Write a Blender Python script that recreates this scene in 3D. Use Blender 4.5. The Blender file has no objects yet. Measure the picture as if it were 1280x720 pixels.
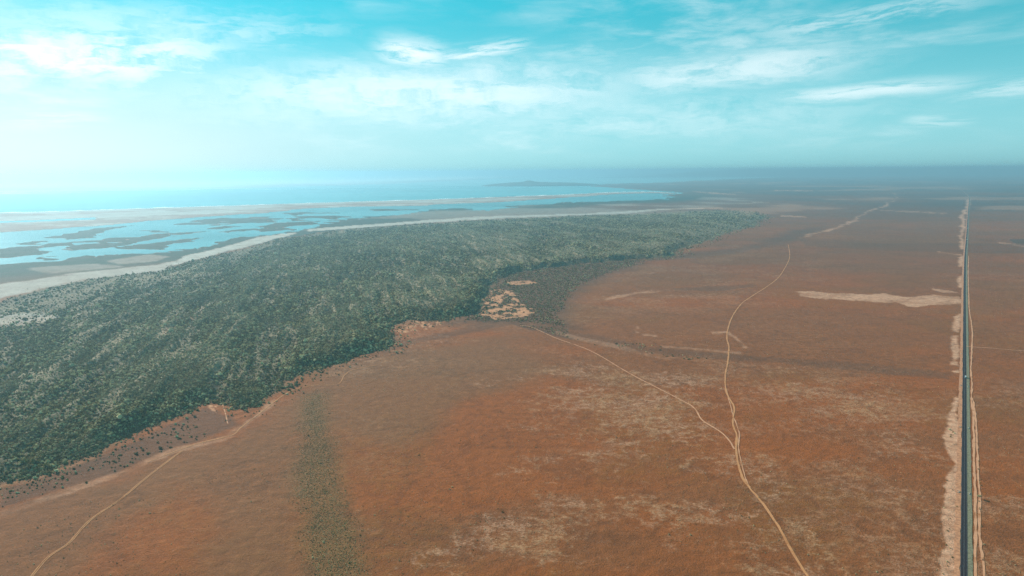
import bpy, math, random
import numpy as np
from mathutils import Matrix, Vector

R = math.radians
sc = bpy.context.scene
col = sc.collection
rng = np.random.default_rng(7)
random.seed(7)

# ------------------------------------------------------------------ camera
F = 865.0                       # focal length in photo pixels (1280 wide)
H = 450.0                       # drone height above the plain, metres
PITCH = math.atan((360 - 214) / F)
ROLL = R(0.45)
cp, sp = math.cos(PITCH), math.sin(PITCH)
r0, u0, f0 = Vector((1, 0, 0)), Vector((0, sp, cp)), Vector((0, cp, -sp))
RIGHT = r0 * math.cos(ROLL) - u0 * math.sin(ROLL)
UP = r0 * math.sin(ROLL) + u0 * math.cos(ROLL)
cam = bpy.data.cameras.new('camera')
cam.sensor_width = 36.0
cam.lens = 36.0 * F / 1280.0
cam.clip_start = 1.0
cam.clip_end = 250000.0
cam_o = bpy.data.objects.new('camera', cam)
col.objects.link(cam_o)
m = Matrix.Identity(4)
for i in range(3):
    m[i][0], m[i][1], m[i][2] = RIGHT[i], UP[i], -f0[i]
m[2][3] = H
cam_o.matrix_world = m
sc.camera = cam_o

# ------------------------------------------------------------------ light
SUN_AZ = R(-43)                 # from straight ahead (+Y), negative is left
SUN_EL = R(25)
sdir = Vector((math.sin(SUN_AZ) * math.cos(SUN_EL), math.cos(SUN_AZ) * math.cos(SUN_EL), math.sin(SUN_EL)))
sun = bpy.data.lights.new('sun', 'SUN')
sun.energy = 5.0
sun.angle = R(0.53)
sun.color = (1.0, 0.93, 0.83)
sun_o = bpy.data.objects.new('sun', sun)
col.objects.link(sun_o)
sun_o.rotation_euler = sdir.to_track_quat('Z', 'Y').to_euler()
sc.view_settings.view_transform = 'Standard'
sc.view_settings.look = 'None'
sc.view_settings.exposure = 0.80
sc.view_settings.gamma = 1.0
sc.cycles.max_bounces = 6
sc.cycles.volume_bounces = 2
sc.cycles.use_denoising = True
sc.cycles.denoising_prefilter = 'NONE'

world = bpy.data.worlds.new('World')
sc.world = world
world.use_nodes = True


class NT:
    """small helper that writes shader node trees"""
    def __init__(self, tree):
        self.t = tree
        self.n = tree.nodes
        self.n.clear()

    def new(self, kind, **kw):
        nd = self.n.new(kind)
        for k, v in kw.items():
            setattr(nd, k, v)
        return nd

    def put(self, sock, v):
        if hasattr(v, 'is_linked') or isinstance(v, bpy.types.NodeSocket):
            self.t.links.new(v, sock)
        elif isinstance(v, (tuple, list)):
            sock.default_value = tuple(v) + ((1.0,) if len(v) == 3 and len(sock.default_value) == 4 else ())
        else:
            sock.default_value = v

    def math(self, op, a, b=0.0, c=None, clamp=False):
        nd = self.new('ShaderNodeMath', operation=op, use_clamp=clamp)
        self.put(nd.inputs[0], a)
        self.put(nd.inputs[1], b)
        if c is not None:
            self.put(nd.inputs[2], c)
        return nd.outputs[0]

    def ramp(self, v, lo, hi):
        nd = self.new('ShaderNodeMapRange', interpolation_type='SMOOTHSTEP')
        self.put(nd.inputs[0], v)
        nd.inputs[1].default_value = lo
        nd.inputs[2].default_value = hi
        return nd.outputs[0]

    def mix(self, f, a, b, blend='MIX'):
        nd = self.new('ShaderNodeMix', data_type='RGBA', blend_type=blend)
        self.put(nd.inputs[0], f)
        self.put(nd.inputs[6], a)
        self.put(nd.inputs[7], b)
        return nd.outputs[2]

    def noise(self, vec, scale, detail=4.0, rough=0.55, dist=0.0, color=False):
        nd = self.new('ShaderNodeTexNoise')
        self.put(nd.inputs['Vector'], vec)
        nd.inputs['Scale'].default_value = scale
        nd.inputs['Detail'].default_value = detail
        nd.inputs['Roughness'].default_value = rough
        nd.inputs['Distortion'].default_value = dist
        return nd.outputs[1 if color else 0]

    def vscale(self, vec, s):
        nd = self.new('ShaderNodeVectorMath', operation='MULTIPLY')
        self.put(nd.inputs[0], vec)
        nd.inputs[1].default_value = s
        return nd.outputs[0]

    def comb(self, x, y, z):
        nd = self.new('ShaderNodeCombineXYZ')
        self.put(nd.inputs[0], x)
        self.put(nd.inputs[1], y)
        self.put(nd.inputs[2], z)
        return nd.outputs[0]


SKY_GAIN = 0.67
# ---- sky: Nishita daylight, graded turquoise, thin cirrus laid out by compass direction
w = NT(world.node_tree)
out = w.new('ShaderNodeOutputWorld')
bg = w.new('ShaderNodeBackground')
w.t.links.new(bg.outputs[0], out.inputs[0])
sky = w.new('ShaderNodeTexSky', sky_type='NISHITA', sun_disc=False)
sky.sun_elevation = SUN_EL
sky.sun_rotation = SUN_AZ
sky.altitude = 400
sky.air_density = 1.0
sky.dust_density = 1.6
sky.ozone_density = 1.5
tc = w.new('ShaderNodeTexCoord').outputs['Generated']
sep = w.new('ShaderNodeSeparateXYZ')
w.put(sep.inputs[0], tc)
dx, dy, dz = sep.outputs
az = w.math('MULTIPLY', w.math('ARCTAN2', dx, dy), 57.2958)
el = w.math('MULTIPLY', w.math('ARCSINE', dz), 57.2958)
bw = w.new('ShaderNodeRGBToBW')
w.put(bw.inputs[0], sky.outputs[0])
lum = w.math('MULTIPLY', w.math('ADD', 1.0, w.math('MULTIPLY', w.ramp(el, 12.0, 0.0), 0.32)), w.math('MULTIPLY', w.math('POWER', w.math('DIVIDE', bw.outputs[0], 4.0), 0.34), 4.0 * SKY_GAIN))
lumv = w.comb(lum, lum, lum)
# teal daylight: deep turquoise where the sky is dark, washing out to pale cyan where it is bright or low
deep = w.mix(w.ramp(el, 16.0, -1.0), (0.07, 1.16, 1.48), (0.55, 1.16, 1.23))
tint = w.mix(w.ramp(lum, 3.4, 6.4), deep, (0.76, 0.97, 0.99))
graded = w.mix(1.0, lumv, tint, 'MULTIPLY')


def px_to_azel(px, py):
    d = RIGHT * (px - 640) + UP * (360 - py) + f0 * F
    d.normalize()
    return math.degrees(math.atan2(d.x, d.y)), math.degrees(math.asin(d.z))


wisp = w.noise(w.comb(w.math('MULTIPLY', az, 0.05), w.math('MULTIPLY', el, 0.22), 0.0), 3.0, 9.0, 0.64, 0.25)
broad = w.noise(w.comb(w.math('MULTIPLY', az, 0.016), w.math('MULTIPLY', el, 0.11), 4.2), 2.2, 5.0, 0.55, 0.6)
cover = w.math('MULTIPLY', w.ramp(broad, 0.40, 0.72), w.ramp(wisp, 0.34, 0.72))
cover = w.math('MULTIPLY', cover, 0.48)


def streak(p0, p1, half, amount, lo=0.34, hi=0.62):
    """a band of cirrus between two compass directions"""
    global cover
    a0, e0 = px_to_azel(*p0)
    a1, e1 = px_to_azel(*p1)
    L = math.hypot(a1 - a0, e1 - e0) / 2
    c, s = (a1 - a0) / (2 * L), (e1 - e0) / (2 * L)
    da = w.math('SUBTRACT', az, (a0 + a1) / 2)
    de = w.math('SUBTRACT', el, (e0 + e1) / 2)
    along = w.math('DIVIDE', w.math('ADD', w.math('MULTIPLY', da, c), w.math('MULTIPLY', de, s)), L)
    hw = half / F * 57.3
    warp = w.math('MULTIPLY', w.math('SUBTRACT', wisp, 0.5), 1.6)
    across = w.math('DIVIDE', w.math('SUBTRACT', w.math('MULTIPLY', de, c), w.math('MULTIPLY', da, s)), hw)
    across = w.math('ADD', across, warp)
    d2 = w.math('ADD', w.math('POWER', w.math('ABSOLUTE', along), 3.0), w.math('MULTIPLY', across, across))
    body = w.math('EXPONENT', w.math('MULTIPLY', d2, -1.0))
    fil = w.noise(w.comb(w.math('MULTIPLY', along, L * 0.09), w.math('MULTIPLY', across, 0.55), a0), 2.6, 9.0, 0.66, 0.15)
    k = w.math('MULTIPLY', w.math('MULTIPLY', body, w.ramp(fil, lo, hi)), amount)
    cover = w.math('MAXIMUM', cover, k)


streak((472, 62), (560, 72), 15, 0.85, 0.30, 0.55)
streak((540, 74), (655, 56), 9, 0.75, 0.32, 0.58)
streak((380, 96), (700, 92), 26, 0.42, 0.25, 0.65)
streak((-120, 70), (290, 66), 30, 0.85)
streak((-60, 18), (420, 40), 20, 0.40)
streak((250, 112), (800, 108), 34, 0.66, 0.22, 0.6)
streak((760, 104), (1085, 66), 20, 0.62, 0.25, 0.6)
streak((930, 46), (1230, -4), 14, 0.45)
streak((975, 122), (1200, 104), 8, 0.62, 0.25, 0.55)
streak((1130, 152), (1210, 150), 6, 0.35)
streak((1190, 118), (1400, 100), 9, 0.4)
streak((0, 150), (130, 148), 8, 0.35)
streak((560, 150), (1100, 140), 26, 0.28)
cover = w.math('MULTIPLY', cover, w.ramp(el, 0.3, 3.0))
# cirrus glow follows the sky brightness around it (they scatter the same light)
cl = w.mix(1.0, lumv, (1.2, 1.3, 1.3), 'MULTIPLY')
cl = w.mix(0.55, cl, (7.8, 8.6, 8.8))
final = w.mix(cover, graded, cl)
w.put(bg.inputs[0], final)
bg.inputs[1].default_value = 0.10


# ------------------------------------------------------------------ helpers
def hash01(ix, iy, seed):
    h = (ix.astype(np.int64) * 374761393 + iy.astype(np.int64) * 668265263 + seed * 974711) & 0xFFFFFFFF
    h = ((h ^ (h >> 13)) * 1274126177) & 0xFFFFFFFF
    h = (h ^ (h >> 16)) & 0xFFFFFFFF
    return h / 4294967295.0


def vnoise(x, y, seed=0):
    ix, iy = np.floor(x), np.floor(y)
    fx, fy = x - ix, y - iy
    fx = fx * fx * fx * (fx * (fx * 6 - 15) + 10)
    fy = fy * fy * fy * (fy * (fy * 6 - 15) + 10)
    a, b = hash01(ix, iy, seed), hash01(ix + 1, iy, seed)
    c, d = hash01(ix, iy + 1, seed), hash01(ix + 1, iy + 1, seed)
    return (a + (b - a) * fx) + ((c + (d - c) * fx) - (a + (b - a) * fx)) * fy


def fbm(x, y, scale, octs=4, seed=0, gain=0.55):
    """value fractal noise in 0..1; scale in metres"""
    s, amp, tot = 0.0, 1.0, 0.0
    fx, fy = x / scale, y / scale
    for o in range(octs):
        s = s + amp * vnoise(fx + 17.3 * o, fy - 9.1 * o, seed + o * 31)
        tot += amp
        amp *= gain
        fx, fy = fx * 2.03 + 0.31 * fy, fy * 2.03 - 0.31 * fx
    return s / tot


def sstep(lo, hi, v):
    t = np.clip((v - lo) / (hi - lo), 0, 1)
    return t * t * (3 - 2 * t)


FAR = 77000.0


def P(px, py, z=2.0):
    """photo pixel -> the point of the ground seen there"""
    d = RIGHT * (px - 640) + UP * (360 - py) + f0 * F
    t = (z - H) / d.z if d.z < -1e-4 else 1e9
    t = min(t, FAR / d.y)
    return (d.x * t, d.y * t)


def depth(x, y):
    return y * cp + (H - 2) * sp


def mpp(x, y):
    """metres across one photo pixel at a ground point"""
    return depth(x, y) / F


def pix(x, y, z):
    dxw, dyw, dzw = x, y, z - H
    zc = dyw * f0.y + dzw * f0.z + dxw * f0.x
    a = dxw * RIGHT.x + dyw * RIGHT.y + dzw * RIGHT.z
    b = dxw * UP.x + dyw * UP.y + dzw * UP.z
    return 640 + F * a / zc, 360 - F * b / zc


def world_poly(pts):
    return np.array([P(*p) for p in pts])


def sdf(poly, X, Y):
    """signed distance (m) to a closed polygon, positive inside"""
    n = len(poly)
    best = np.full(X.shape, 1e18)
    inside = np.zeros(X.shape, bool)
    for i in range(n):
        ax, ay = poly[i]
        bx, by = poly[(i + 1) % n]
        ex, ey = bx - ax, by - ay
        l2 = ex * ex + ey * ey + 1e-9
        t = np.clip(((X - ax) * ex + (Y - ay) * ey) / l2, 0, 1)
        d2 = (X - ax - t * ex) ** 2 + (Y - ay - t * ey) ** 2
        np.minimum(best, d2, out=best)
        cond = (ay > Y) != (by > Y)
        if abs(ey) > 1e-9:
            inside ^= cond & (X < ax + ex * (Y - ay) / ey)
    d = np.sqrt(best)
    return np.where(inside, d, -d)


def band(pts, ups, downs):
    """thin polygon around a pixel polyline: rows above and below it"""
    n = len(pts)
    if not isinstance(ups, (list, tuple)):
        ups = [ups] * n
    if not isinstance(downs, (list, tuple)):
        downs = [downs] * n
    return [(p[0], p[1] - u) for p, u in zip(pts, ups)] + [(p[0], p[1] + d) for p, d in list(zip(pts, downs))[::-1]]


def catmull(pts, n=14):
    p = [np.array(q, float) for q in pts]
    p = [2 * p[0] - p[1]] + p + [2 * p[-1] - p[-2]]
    res = []
    for i in range(1, len(p) - 2):
        for k in range(n):
            t = k / n
            res.append(0.5 * ((2 * p[i]) + (p[i + 1] - p[i - 1]) * t + (2 * p[i - 1] - 5 * p[i] + 4 * p[i + 1] - p[i + 2]) * t * t
                              + (3 * p[i] - p[i - 1] - 3 * p[i + 1] + p[i + 2]) * t ** 3))
    res.append(p[-2])
    return [tuple(q) for q in res]


def mesh_obj(name, verts, faces, mat=None, parent=None, smooth=False):
    me = bpy.data.meshes.new(name)
    me.from_pydata([tuple(v) for v in verts], [], [tuple(f) for f in faces])
    me.update()
    if mat:
        me.materials.append(mat)
    if smooth:
        me.polygons.foreach_set('use_smooth', [True] * len(me.polygons))
    o = bpy.data.objects.new(name, me)
    col.objects.link(o)
    if parent:
        o.parent = parent
    return o


def structure(o, kind='structure'):
    o['kind'] = kind
    return o


def tag(o, label, cat, group=None):
    o['label'] = label
    o['category'] = cat
    if group:
        o['group'] = group
    return o


def new_mat(name):
    mt = bpy.data.materials.new(name)
    mt.use_nodes = True
    t = NT(mt.node_tree)
    o = t.new('ShaderNodeOutputMaterial')
    b = t.new('ShaderNodeBsdfPrincipled')
    t.t.links.new(b.outputs[0], o.inputs[0])
    return mt, t, b, o


def simple_mat(name, c, rough=0.8, var=0.12, scale=1.0, spec=0.2):
    mt, t, b, _ = new_mat(name)
    geo = t.new('ShaderNodeNewGeometry').outputs['Position']
    n = t.noise(geo, scale, 4.0)
    lo = tuple(v * (1 - var * 2) for v in c)
    hi = tuple(min(1, v * (1 + var * 2)) for v in c)
    t.put(b.inputs['Base Color'], t.mix(t.ramp(n, 0.25, 0.75), lo, hi))
    b.inputs['Roughness'].default_value = rough
    b.inputs['Specular IOR Level'].default_value = spec
    return mt


# ------------------------------------------------------------------ where things lie (photo pixels -> ground)
DUNE = [(-900, 520), (-300, 436), (0, 378), (60, 358), (120, 347), (200, 339), (240, 329), (310, 310), (360, 297), (420, 288.5),
        (500, 282), (580, 276), (640, 272.5), (720, 270), (800, 266.5), (880, 263), (940, 263.5), (958, 270), (945, 282),
        (905, 294), (880, 303), (850, 312), (835, 321), (800, 324), (760, 328), (720, 332), (680, 335), (645, 340),
        (622, 350), (608, 362), (602, 380), (590, 392), (560, 398), (540, 401), (515, 400), (495, 406), (482, 414),
        (490, 425), (480, 434), (450, 441), (425, 452), (400, 460), (375, 472), (345, 490), (320, 505), (296, 507),
        (275, 500), (262, 504), (240, 514), (200, 533), (160, 552), (130, 567), (90, 580), (60, 591), (25, 600), (0, 607),
        (-150, 655), (-500, 760), (-1200, 900)]
DUNE_BACK = DUNE[:17]
SHORE = [(-2000, 420), (-600, 360), (0, 331), (40, 327), (85, 324), (110, 319), (150, 318), (200, 315), (250, 308), (272, 301),
         (300, 295), (330, 293), (370, 287), (400, 279), (430, 275), (480, 271), (520, 265), (580, 261), (620, 262), (650, 258),
         (720, 253), (780, 251), (830, 247.5), (850, 243), (845, 240.5), (810, 237.5), (770, 234.5), (738, 233), (745, 230),
         (830, 228), (900, 224.5), (980, 221), (1060, 217), (1150, 213), (1500, 209), (3500, 195), (3500, 1500), (-2500, 1500)]
SPIT_OUT = [(-700, 275), (-300, 271), (0, 266), (80, 264), (160, 261), (240, 258.5), (320, 256), (420, 252.7), (520, 250),
            (600, 247.2), (640, 245.7), (720, 242.7), (768, 240.3), (815, 239.8), (848, 241.4)]
SPIT_IN = [(-700, 305), (-300, 299), (0, 290), (60, 287), (120, 282), (180, 276.5), (240, 272), (320, 266.5), (380, 260.5),
           (440, 258.2), (520, 257.2), (560, 255), (620, 253), (660, 250.5), (700, 247.5), (768, 242.4), (815, 241.2), (848, 242.4)]
SPIT = SPIT_OUT + SPIT_IN[::-1]
ISLETS = [
    [(18, 303), (40, 300.5), (68, 299), (50, 305), (35, 308), (28, 309)],
    [(-80, 312), (0, 312), (30, 310), (55, 314), (62, 317), (30, 321), (0, 323), (-80, 327)],
    [(58, 297), (85, 292), (110, 287), (140, 283.5), (178, 280.3), (140, 285.5), (128, 291), (115, 296), (90, 298)],
    [(85, 308), (110, 304.5), (150, 302), (180, 295), (200, 291), (225, 290), (200, 297), (170, 303), (140, 308), (100, 311)],
    [(155, 308), (190, 302), (220, 298.5), (250, 297), (240, 302), (205, 306), (205, 311), (170, 311)],
    [(245, 285.3), (280, 282), (304, 283), (270, 287)],
    [(272, 289.5), (300, 286), (318, 286.5), (290, 291)],
    [(322, 283), (350, 278.5), (385, 277), (402, 276), (392, 280.5), (360, 284), (335, 288)],
    [(400, 273.5), (420, 272.2), (424, 273.6), (405, 275)],
]

# ------------------------------------------------------------------ terrain grid
rows = np.concatenate([np.arange(219.3, 262, 0.5), np.arange(262, 400, 0.8), np.arange(400, 762, 1.3), np.arange(762, 930, 6)])
yy = []
for r in rows:
    d = UP * (360 - r) + f0 * F
    yy.append(d.y * (2 - H) / d.z)
yy = np.concatenate([[90000.0], np.array(yy), [150.0, 60, 0, -300, -900, -2500]])
ucore = np.arange(-0.80, 0.80, 1.5 / F)
uu = np.concatenate([[-2.2, -1.7, -1.4], np.arange(-1.25, -0.80, 0.012), ucore, np.arange(0.80, 1.25, 0.012), [1.4, 1.7, 2.2]])
half = np.maximum(yy * cp + (H - 2) * sp, 420.0)
X = uu[None, :] * half[:, None]
Y = np.repeat(yy[:, None], len(uu), 1)
shape = X.shape
NX, NY = shape[1], shape[0]


def plain_z(x, y):
    return 2.2 + 2.2 * (fbm(x, y, 1100.0, 2, 5) - 0.5)


# direction the dune ridges run (their streaks meet the horizon near column 420)
vd = np.array(P(420, 216))
vd = vd / np.hypot(*vd)
ALONG = X * vd[0] + Y * vd[1]
ACROSS = X * vd[1] - Y * vd[0]

MPP = np.maximum(Y * cp + (H - 2) * sp, 200) / F
n_big = fbm(X, Y, 2600.0, 4, 11)
n_mid = fbm(X, Y, 420.0, 4, 12)
n_sm = fbm(X, Y, 70.0, 4, 13)
n_fine = fbm(X, Y, 16.0, 3, 14)
n_far = fbm(X, Y, 5200.0, 5, 15)

RPP = np.maximum(Y * cp + (H - 2) * sp, 200) ** 2 / (H * F)
XW, YW = X.copy(), Y.copy()
for k_, s_ in enumerate((1600.0, 500.0, 150.0, 45.0, 14.0)):
    XW += (fbm(X, Y, s_, 2, 201 + k_) - 0.5) * 2 * np.minimum(0.16 * s_, 6 * MPP)
    YW += (fbm(X, Y, s_, 2, 301 + k_) - 0.5) * 2 * np.minimum(0.16 * s_, 1.9 * RPP)
shore = sdf(np.concatenate([world_poly(SHORE[:-2]), [[300000, -60000], [-300000, -60000]]]), XW, YW)
spit = sdf(world_poly(SPIT), X + (XW - X), Y + 0.35 * (YW - Y))
dune_sd = sdf(world_poly(DUNE), XW, Y + 0.7 * (YW - Y))
isl = np.full(shape, -1e9)
for q in ISLETS:
    isl = np.maximum(isl, sdf(world_poly(q), XW, Y + 0.6 * (YW - Y)))
wob = (n_mid - 0.5) * 2 + (n_sm - 0.5) * 1.0
depthf = np.clip(Y / 4500.0, 0.4, 3.0)
rag = (fbm(X, Y, 130.0, 4, 87, 0.65) - 0.5)
land_main = shore + wob * 170 * depthf + rag * 200
land_isl = isl + wob * 75 - 6 + rag * 190
lagz = (shore > -1500) & (shore < 150) & (Y > 2600) & (Y < 9000)
land_isl = np.maximum(land_isl, np.where(lagz, (fbm(X * 0.6, Y, 420.0, 4, 89, 0.6) - 0.615) * 1300, -1e9))
land_spit = spit + wob * 60 + rag * 170
# creeks that cut the marsh behind the lagoon
creek = np.abs(fbm(X, Y, 900.0, 3, 21) - 0.5)
land_main = np.where((dune_sd < -150) & (shore < 900), np.minimum(land_main, (creek - 0.012) * 2600 + 0.25 * shore), land_main)
land_main = np.where(Y > 13500, shore + wob * 300, land_main)
slick = sdf(world_poly(band([(-300, 281), (0, 277.5), (60, 275.6), (120, 272.8)], 1.2, 1.2)), X, Y)
land_spit = np.where(slick + wob * 60 > 0, -np.abs(slick + wob * 60), land_spit)
land = np.maximum(np.maximum(land_main, land_isl), land_spit)

Z = np.clip(land * 0.03, -4, 2.0)
pz = plain_z(X, Y)
inland = sstep(200, 900, shore) * (Y < 40000)
Z = np.where(land > 0, Z * (1 - inland) + pz * inland, Z)
# dune ridge field: a steep front towards the plain, a gentle back towards the shore
bp = world_poly(DUNE_BACK)
back_d = np.full(shape, 1e18)
for i in range(len(bp) - 1):
    ax, ay = bp[i]
    ex, ey = bp[i + 1] - bp[i]
    t = np.clip(((X - ax) * ex + (Y - ay) * ey) / (ex * ex + ey * ey), 0, 1)
    np.minimum(back_d, np.hypot(X - ax - t * ex, Y - ay - t * ey), out=back_d)
ds = dune_sd + (n_mid - 0.5) * 50 + (n_sm - 0.5) * 34
tail = sstep(700, 3000, X + 0.25 * (Y - 3000))
rise = sstep(0, 1, ds / (60 + 500 * tail)) * sstep(0, 900, back_d) * (1 - 0.6 * tail)
ridge = 1 - np.abs(fbm(ALONG / 6.5, ACROSS, 46.0, 3, 33) - 0.5) * 2
ridge2 = fbm(ALONG / 3.0, ACROSS, 170.0, 3, 34)
dune_h = rise * (12 + 16.0 * (ridge - 0.6) + 34 * (ridge2 - 0.45))
Z = Z + np.maximum(dune_h, 0) * (land > 0)


# ------------------------------------------------------------------ soil masks (what the ground is made of)
def soft(poly, edge, seed_field=None, k=1.0, wy=0.7, wx=1.0):
    s = sdf(world_poly(poly), X + wx * (XW - X), Y + wy * (YW - Y)) / MPP          # in pixels
    k = k * (1 + edge / 12)
    f = (n_mid - 0.5) * 5 + (n_sm - 0.5) * 5 + (n_fine - 0.5) * 3 if seed_field is None else seed_field
    return sstep(-edge, edge, s + f * k)


sand = np.zeros(shape)
RIDGE1 = [(-400, 440), (-150, 392), (0, 364), (60, 351), (110, 343), (160, 338.5), (205, 334), (228, 327)]
RIDGE2 = [(222, 330), (240, 323), (270, 315), (300, 307), (330, 299), (352, 294.5), (372, 291)]
RIDGE3 = [(385, 287.5), (440, 284), (490, 280), (540, 276), (600, 272.2), (640, 270.4), (720, 267.6), (780, 265), (830, 261.4), (905, 260)]
sand = np.maximum(sand, 0.75 * soft(band(RIDGE1, [40, 16, 8, 4, 3, 3, 2.5, 1.5], [40, 20, 10, 8, 6, 5, 4, 2]), 7, k=1.6))
sand = np.maximum(sand, 0.95 * soft(band(RIDGE2, [2, 4, 4.5, 4, 3.4, 2.5, 1], [2, 4, 5, 5, 4, 2.5, 1]), 2))
sand = np.maximum(sand, 0.95 * soft(band(RIDGE3, [1.0, 1.8, 1.6, 1.5, 1.2, 1.1, 1.0, 1.0, .7, .5], [1.4, 2.0, 1.8, 1.8, 1.4, 1.3, 1.3, 1.3, .9, .5]), 1.0, k=0.35))
sand = np.maximum(sand, 0.6 * soft([(-60, 392), (0, 394), (60, 391), (96, 395), (70, 403), (0, 411), (-60, 420)], 14))
sand = np.maximum(sand, 0.38 * soft([(140, 326), (190, 318), (215, 322), (190, 328), (150, 331)], 3))
sand = np.maximum(sand, 0.35 * soft([(40, 335), (120, 330), (150, 334), (60, 343)], 4))
sand = np.maximum(sand, 0.4 * soft([(205, 420), (222, 398), (250, 385), (258, 390), (236, 410), (214, 433)], 5))
land_streaks = [([(1000, 297), (1025, 291), (1050, 283.5), (1075, 275), (1085, 265), (1108, 257), (1119, 250), (1121, 242)], 1.0, 1.0, .75),
                ([(862, 239.5), (890, 241.3), (922, 243.2)], .7, .7, .7), ([(964, 238.2), (1016, 238.8)], .6, .6, .8),
                ([(940, 253), (958, 253.4)], .6, .6, .6), ([(976, 270), (1012, 271.5)], .7, .7, .6),
                ([(1100, 263), (1180, 267)], .8, .8, .45), ([(1215, 262), (1280, 261)], .8, .8, .45),
                ([(1170, 315), (1203, 319)], 1.0, 1.2, .7), ([(1250, 303), (1290, 308)], 1, 1, .5),
                ([(755, 374), (775, 370), (800, 366), (825, 365)], 1.4, 1.4, .55), ([(790, 409), (797, 413), (790, 414)], 2.5, 2.5, .7),
                ([(800, 418), (818, 420)], 1, 1, .55), ([(888, 416), (908, 415), (932, 434)], 1.2, 1.2, .5),
                ([(690, 415), (740, 427), (800, 440), (830, 446), (885, 452)], 2.2, 2.2, .30),
                ([(826, 433), (880, 437), (925, 441)], .9, .9, .4),
                ([(-60, 668), (0, 642), (75, 617), (160, 591), (215, 565), (280, 547), (300, 535), (345, 500)], 3.2, 3.2, .42),
                ([(0, 606), (30, 601), (75, 588), (105, 576), (140, 562)], 1.6, 2.0, .6)]
for pts, u_, d_, a_ in land_streaks:
    sand = np.maximum(sand, a_ * soft(band(pts, u_, d_), 1.6, k=0.6, wy=0.4) * (0.25 + 0.75 * sstep(0.38, 0.52, 0.5 * n_sm + 0.5 * fbm(X * 0.5, Y, 190.0, 4, 47))))
PAN = [(988, 364), (1010, 363.5), (1050, 366), (1090, 368), (1105, 367), (1130, 371), (1160, 368), (1192, 370), (1200, 378), (1165, 380),
       (1130, 382), (1110, 377), (1060, 375), (1030, 374.5), (1000, 371)]
sand = np.maximum(sand, 0.95 * soft(PAN, 1.6, k=1.6, wy=1.2) * (0.6 + 0.4 * sstep(0.36, 0.50, 0.5 * n_sm + 0.5 * fbm(X * 0.4, Y, 130.0, 4, 49))))
sand = np.maximum(sand, 0.7 * soft([(1158, 361), (1180, 363), (1192, 366), (1170, 366)], 1.2, k=0.7))
# bare strip along the highway
VERGE = [(1172, 740), (1173, 690), (1178, 665), (1174, 650), (1175, 600), (1186, 580), (1182, 570), (1173, 555), (1180, 540), (1187, 520),
         (1187, 500), (1191, 496), (1199, 498), (1199, 740), (1197, 900), (1172, 900)]
for q in (VERGE, [(1190, 420), (1198, 420), (1199, 446), (1192, 452), (1188, 440)], [(1191, 395), (1199, 392), (1199, 416), (1191, 414)],
          [(1196, 345), (1203, 343), (1203, 360), (1196, 360)], [(1197, 322), (1204, 320), (1204, 333), (1197, 333)],
          [(1187, 453), (1196, 452), (1196, 456), (1187, 456)], [(1187, 463), (1197, 462), (1197, 466), (1187, 465)],
          [(1203, 262), (1208, 262), (1205, 312), (1201, 312)], [(1207, 248), (1211, 248), (1209, 262), (1206, 262)]):
    sand = np.maximum(sand, 1.0 * soft(q, 2.0, k=0.9 if q is VERGE else 0.55, wy=0.3, wx=0.8 if q is VERGE else 0.3))
spit_m = sstep(-20, 60, land_spit)
sand = np.maximum(sand, spit_m * (0.75 + 0.25 * sstep(0.4, 0.6, n_mid)))
sand *= (1 - 0.7 * spit_m * sstep(0.46, 0.60, fbm(X * 0.6, Y, 420.0, 5, 41, 0.65)))

orange = np.zeros(shape)
ORANGE = [[(594, 393), (600, 378), (612, 363), (640, 366), (650, 380), (668, 388), (652, 396), (620, 399)],
          [(632, 352.5), (665, 350.5), (670, 353.5), (640, 356)], [(606, 362), (640, 364), (642, 367), (608, 367)],
          [(481, 414), (500, 405), (516, 399), (552, 402), (540, 408), (520, 413), (490, 417)],
          [(264, 503), (280, 502), (288, 507), (282, 515), (268, 511)]]
for q in ORANGE:
    orange = np.maximum(orange, soft(q, 1.6, k=0.8) * sstep(0.505, 0.57, fbm(X, Y * 0.6, 22.0, 4, 43, 0.75) * 0.75 + n_mid * 0.25))

dark = np.zeros(shape)        # dark, scrubby soil
DARKS = [([(560, 404), (585, 370), (605, 345), (680, 330), (770, 322), (840, 316), (900, 311), (960, 297), (1000, 284), (1040, 283),
           (1000, 303), (900, 318), (820, 327), (760, 345), (720, 368), (700, 396), (720, 412), (680, 408), (640, 403)], 24, 0.7),
         ([(985, 293), (1010, 301), (1100, 304.5), (1300, 304), (1500, 303), (1500, 318), (1280, 316.5), (1100, 314), (1000, 307)], 4, 0.55),
         ([(655, 400), (680, 402), (700, 412), (740, 418), (800, 432), (850, 437), (910, 443), (960, 446), (1080, 452), (1190, 466), (1190, 474),
           (1080, 464), (960, 452), (900, 449), (850, 445), (790, 438), (740, 427), (690, 417)], 6, 0.36),
         ([(838, 361), (900, 358), (945, 354), (948, 358), (900, 363), (842, 364)], 2, 0.42),
         ([(640, 404), (700, 408), (720, 425), (690, 420)], 3, 0.6), ([(1264, 299), (1300, 299), (1300, 305), (1268, 304)], 1, 0.9),
         ([(470, 402), (484, 395), (500, 428), (478, 438), (500, 425), (560, 412), (600, 402), (640, 404), (600, 412), (520, 428), (482, 440)], 6, 0.4),
         ([(0, 611), (60, 594), (140, 566), (200, 538), (262, 508), (290, 518), (300, 530), (262, 545), (210, 562), (150, 590), (60, 616), (0, 634)], 5, 0.56)]
for q, e_, a_ in DARKS:
    dark = np.maximum(dark, a_ * soft(q, e_))
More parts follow.
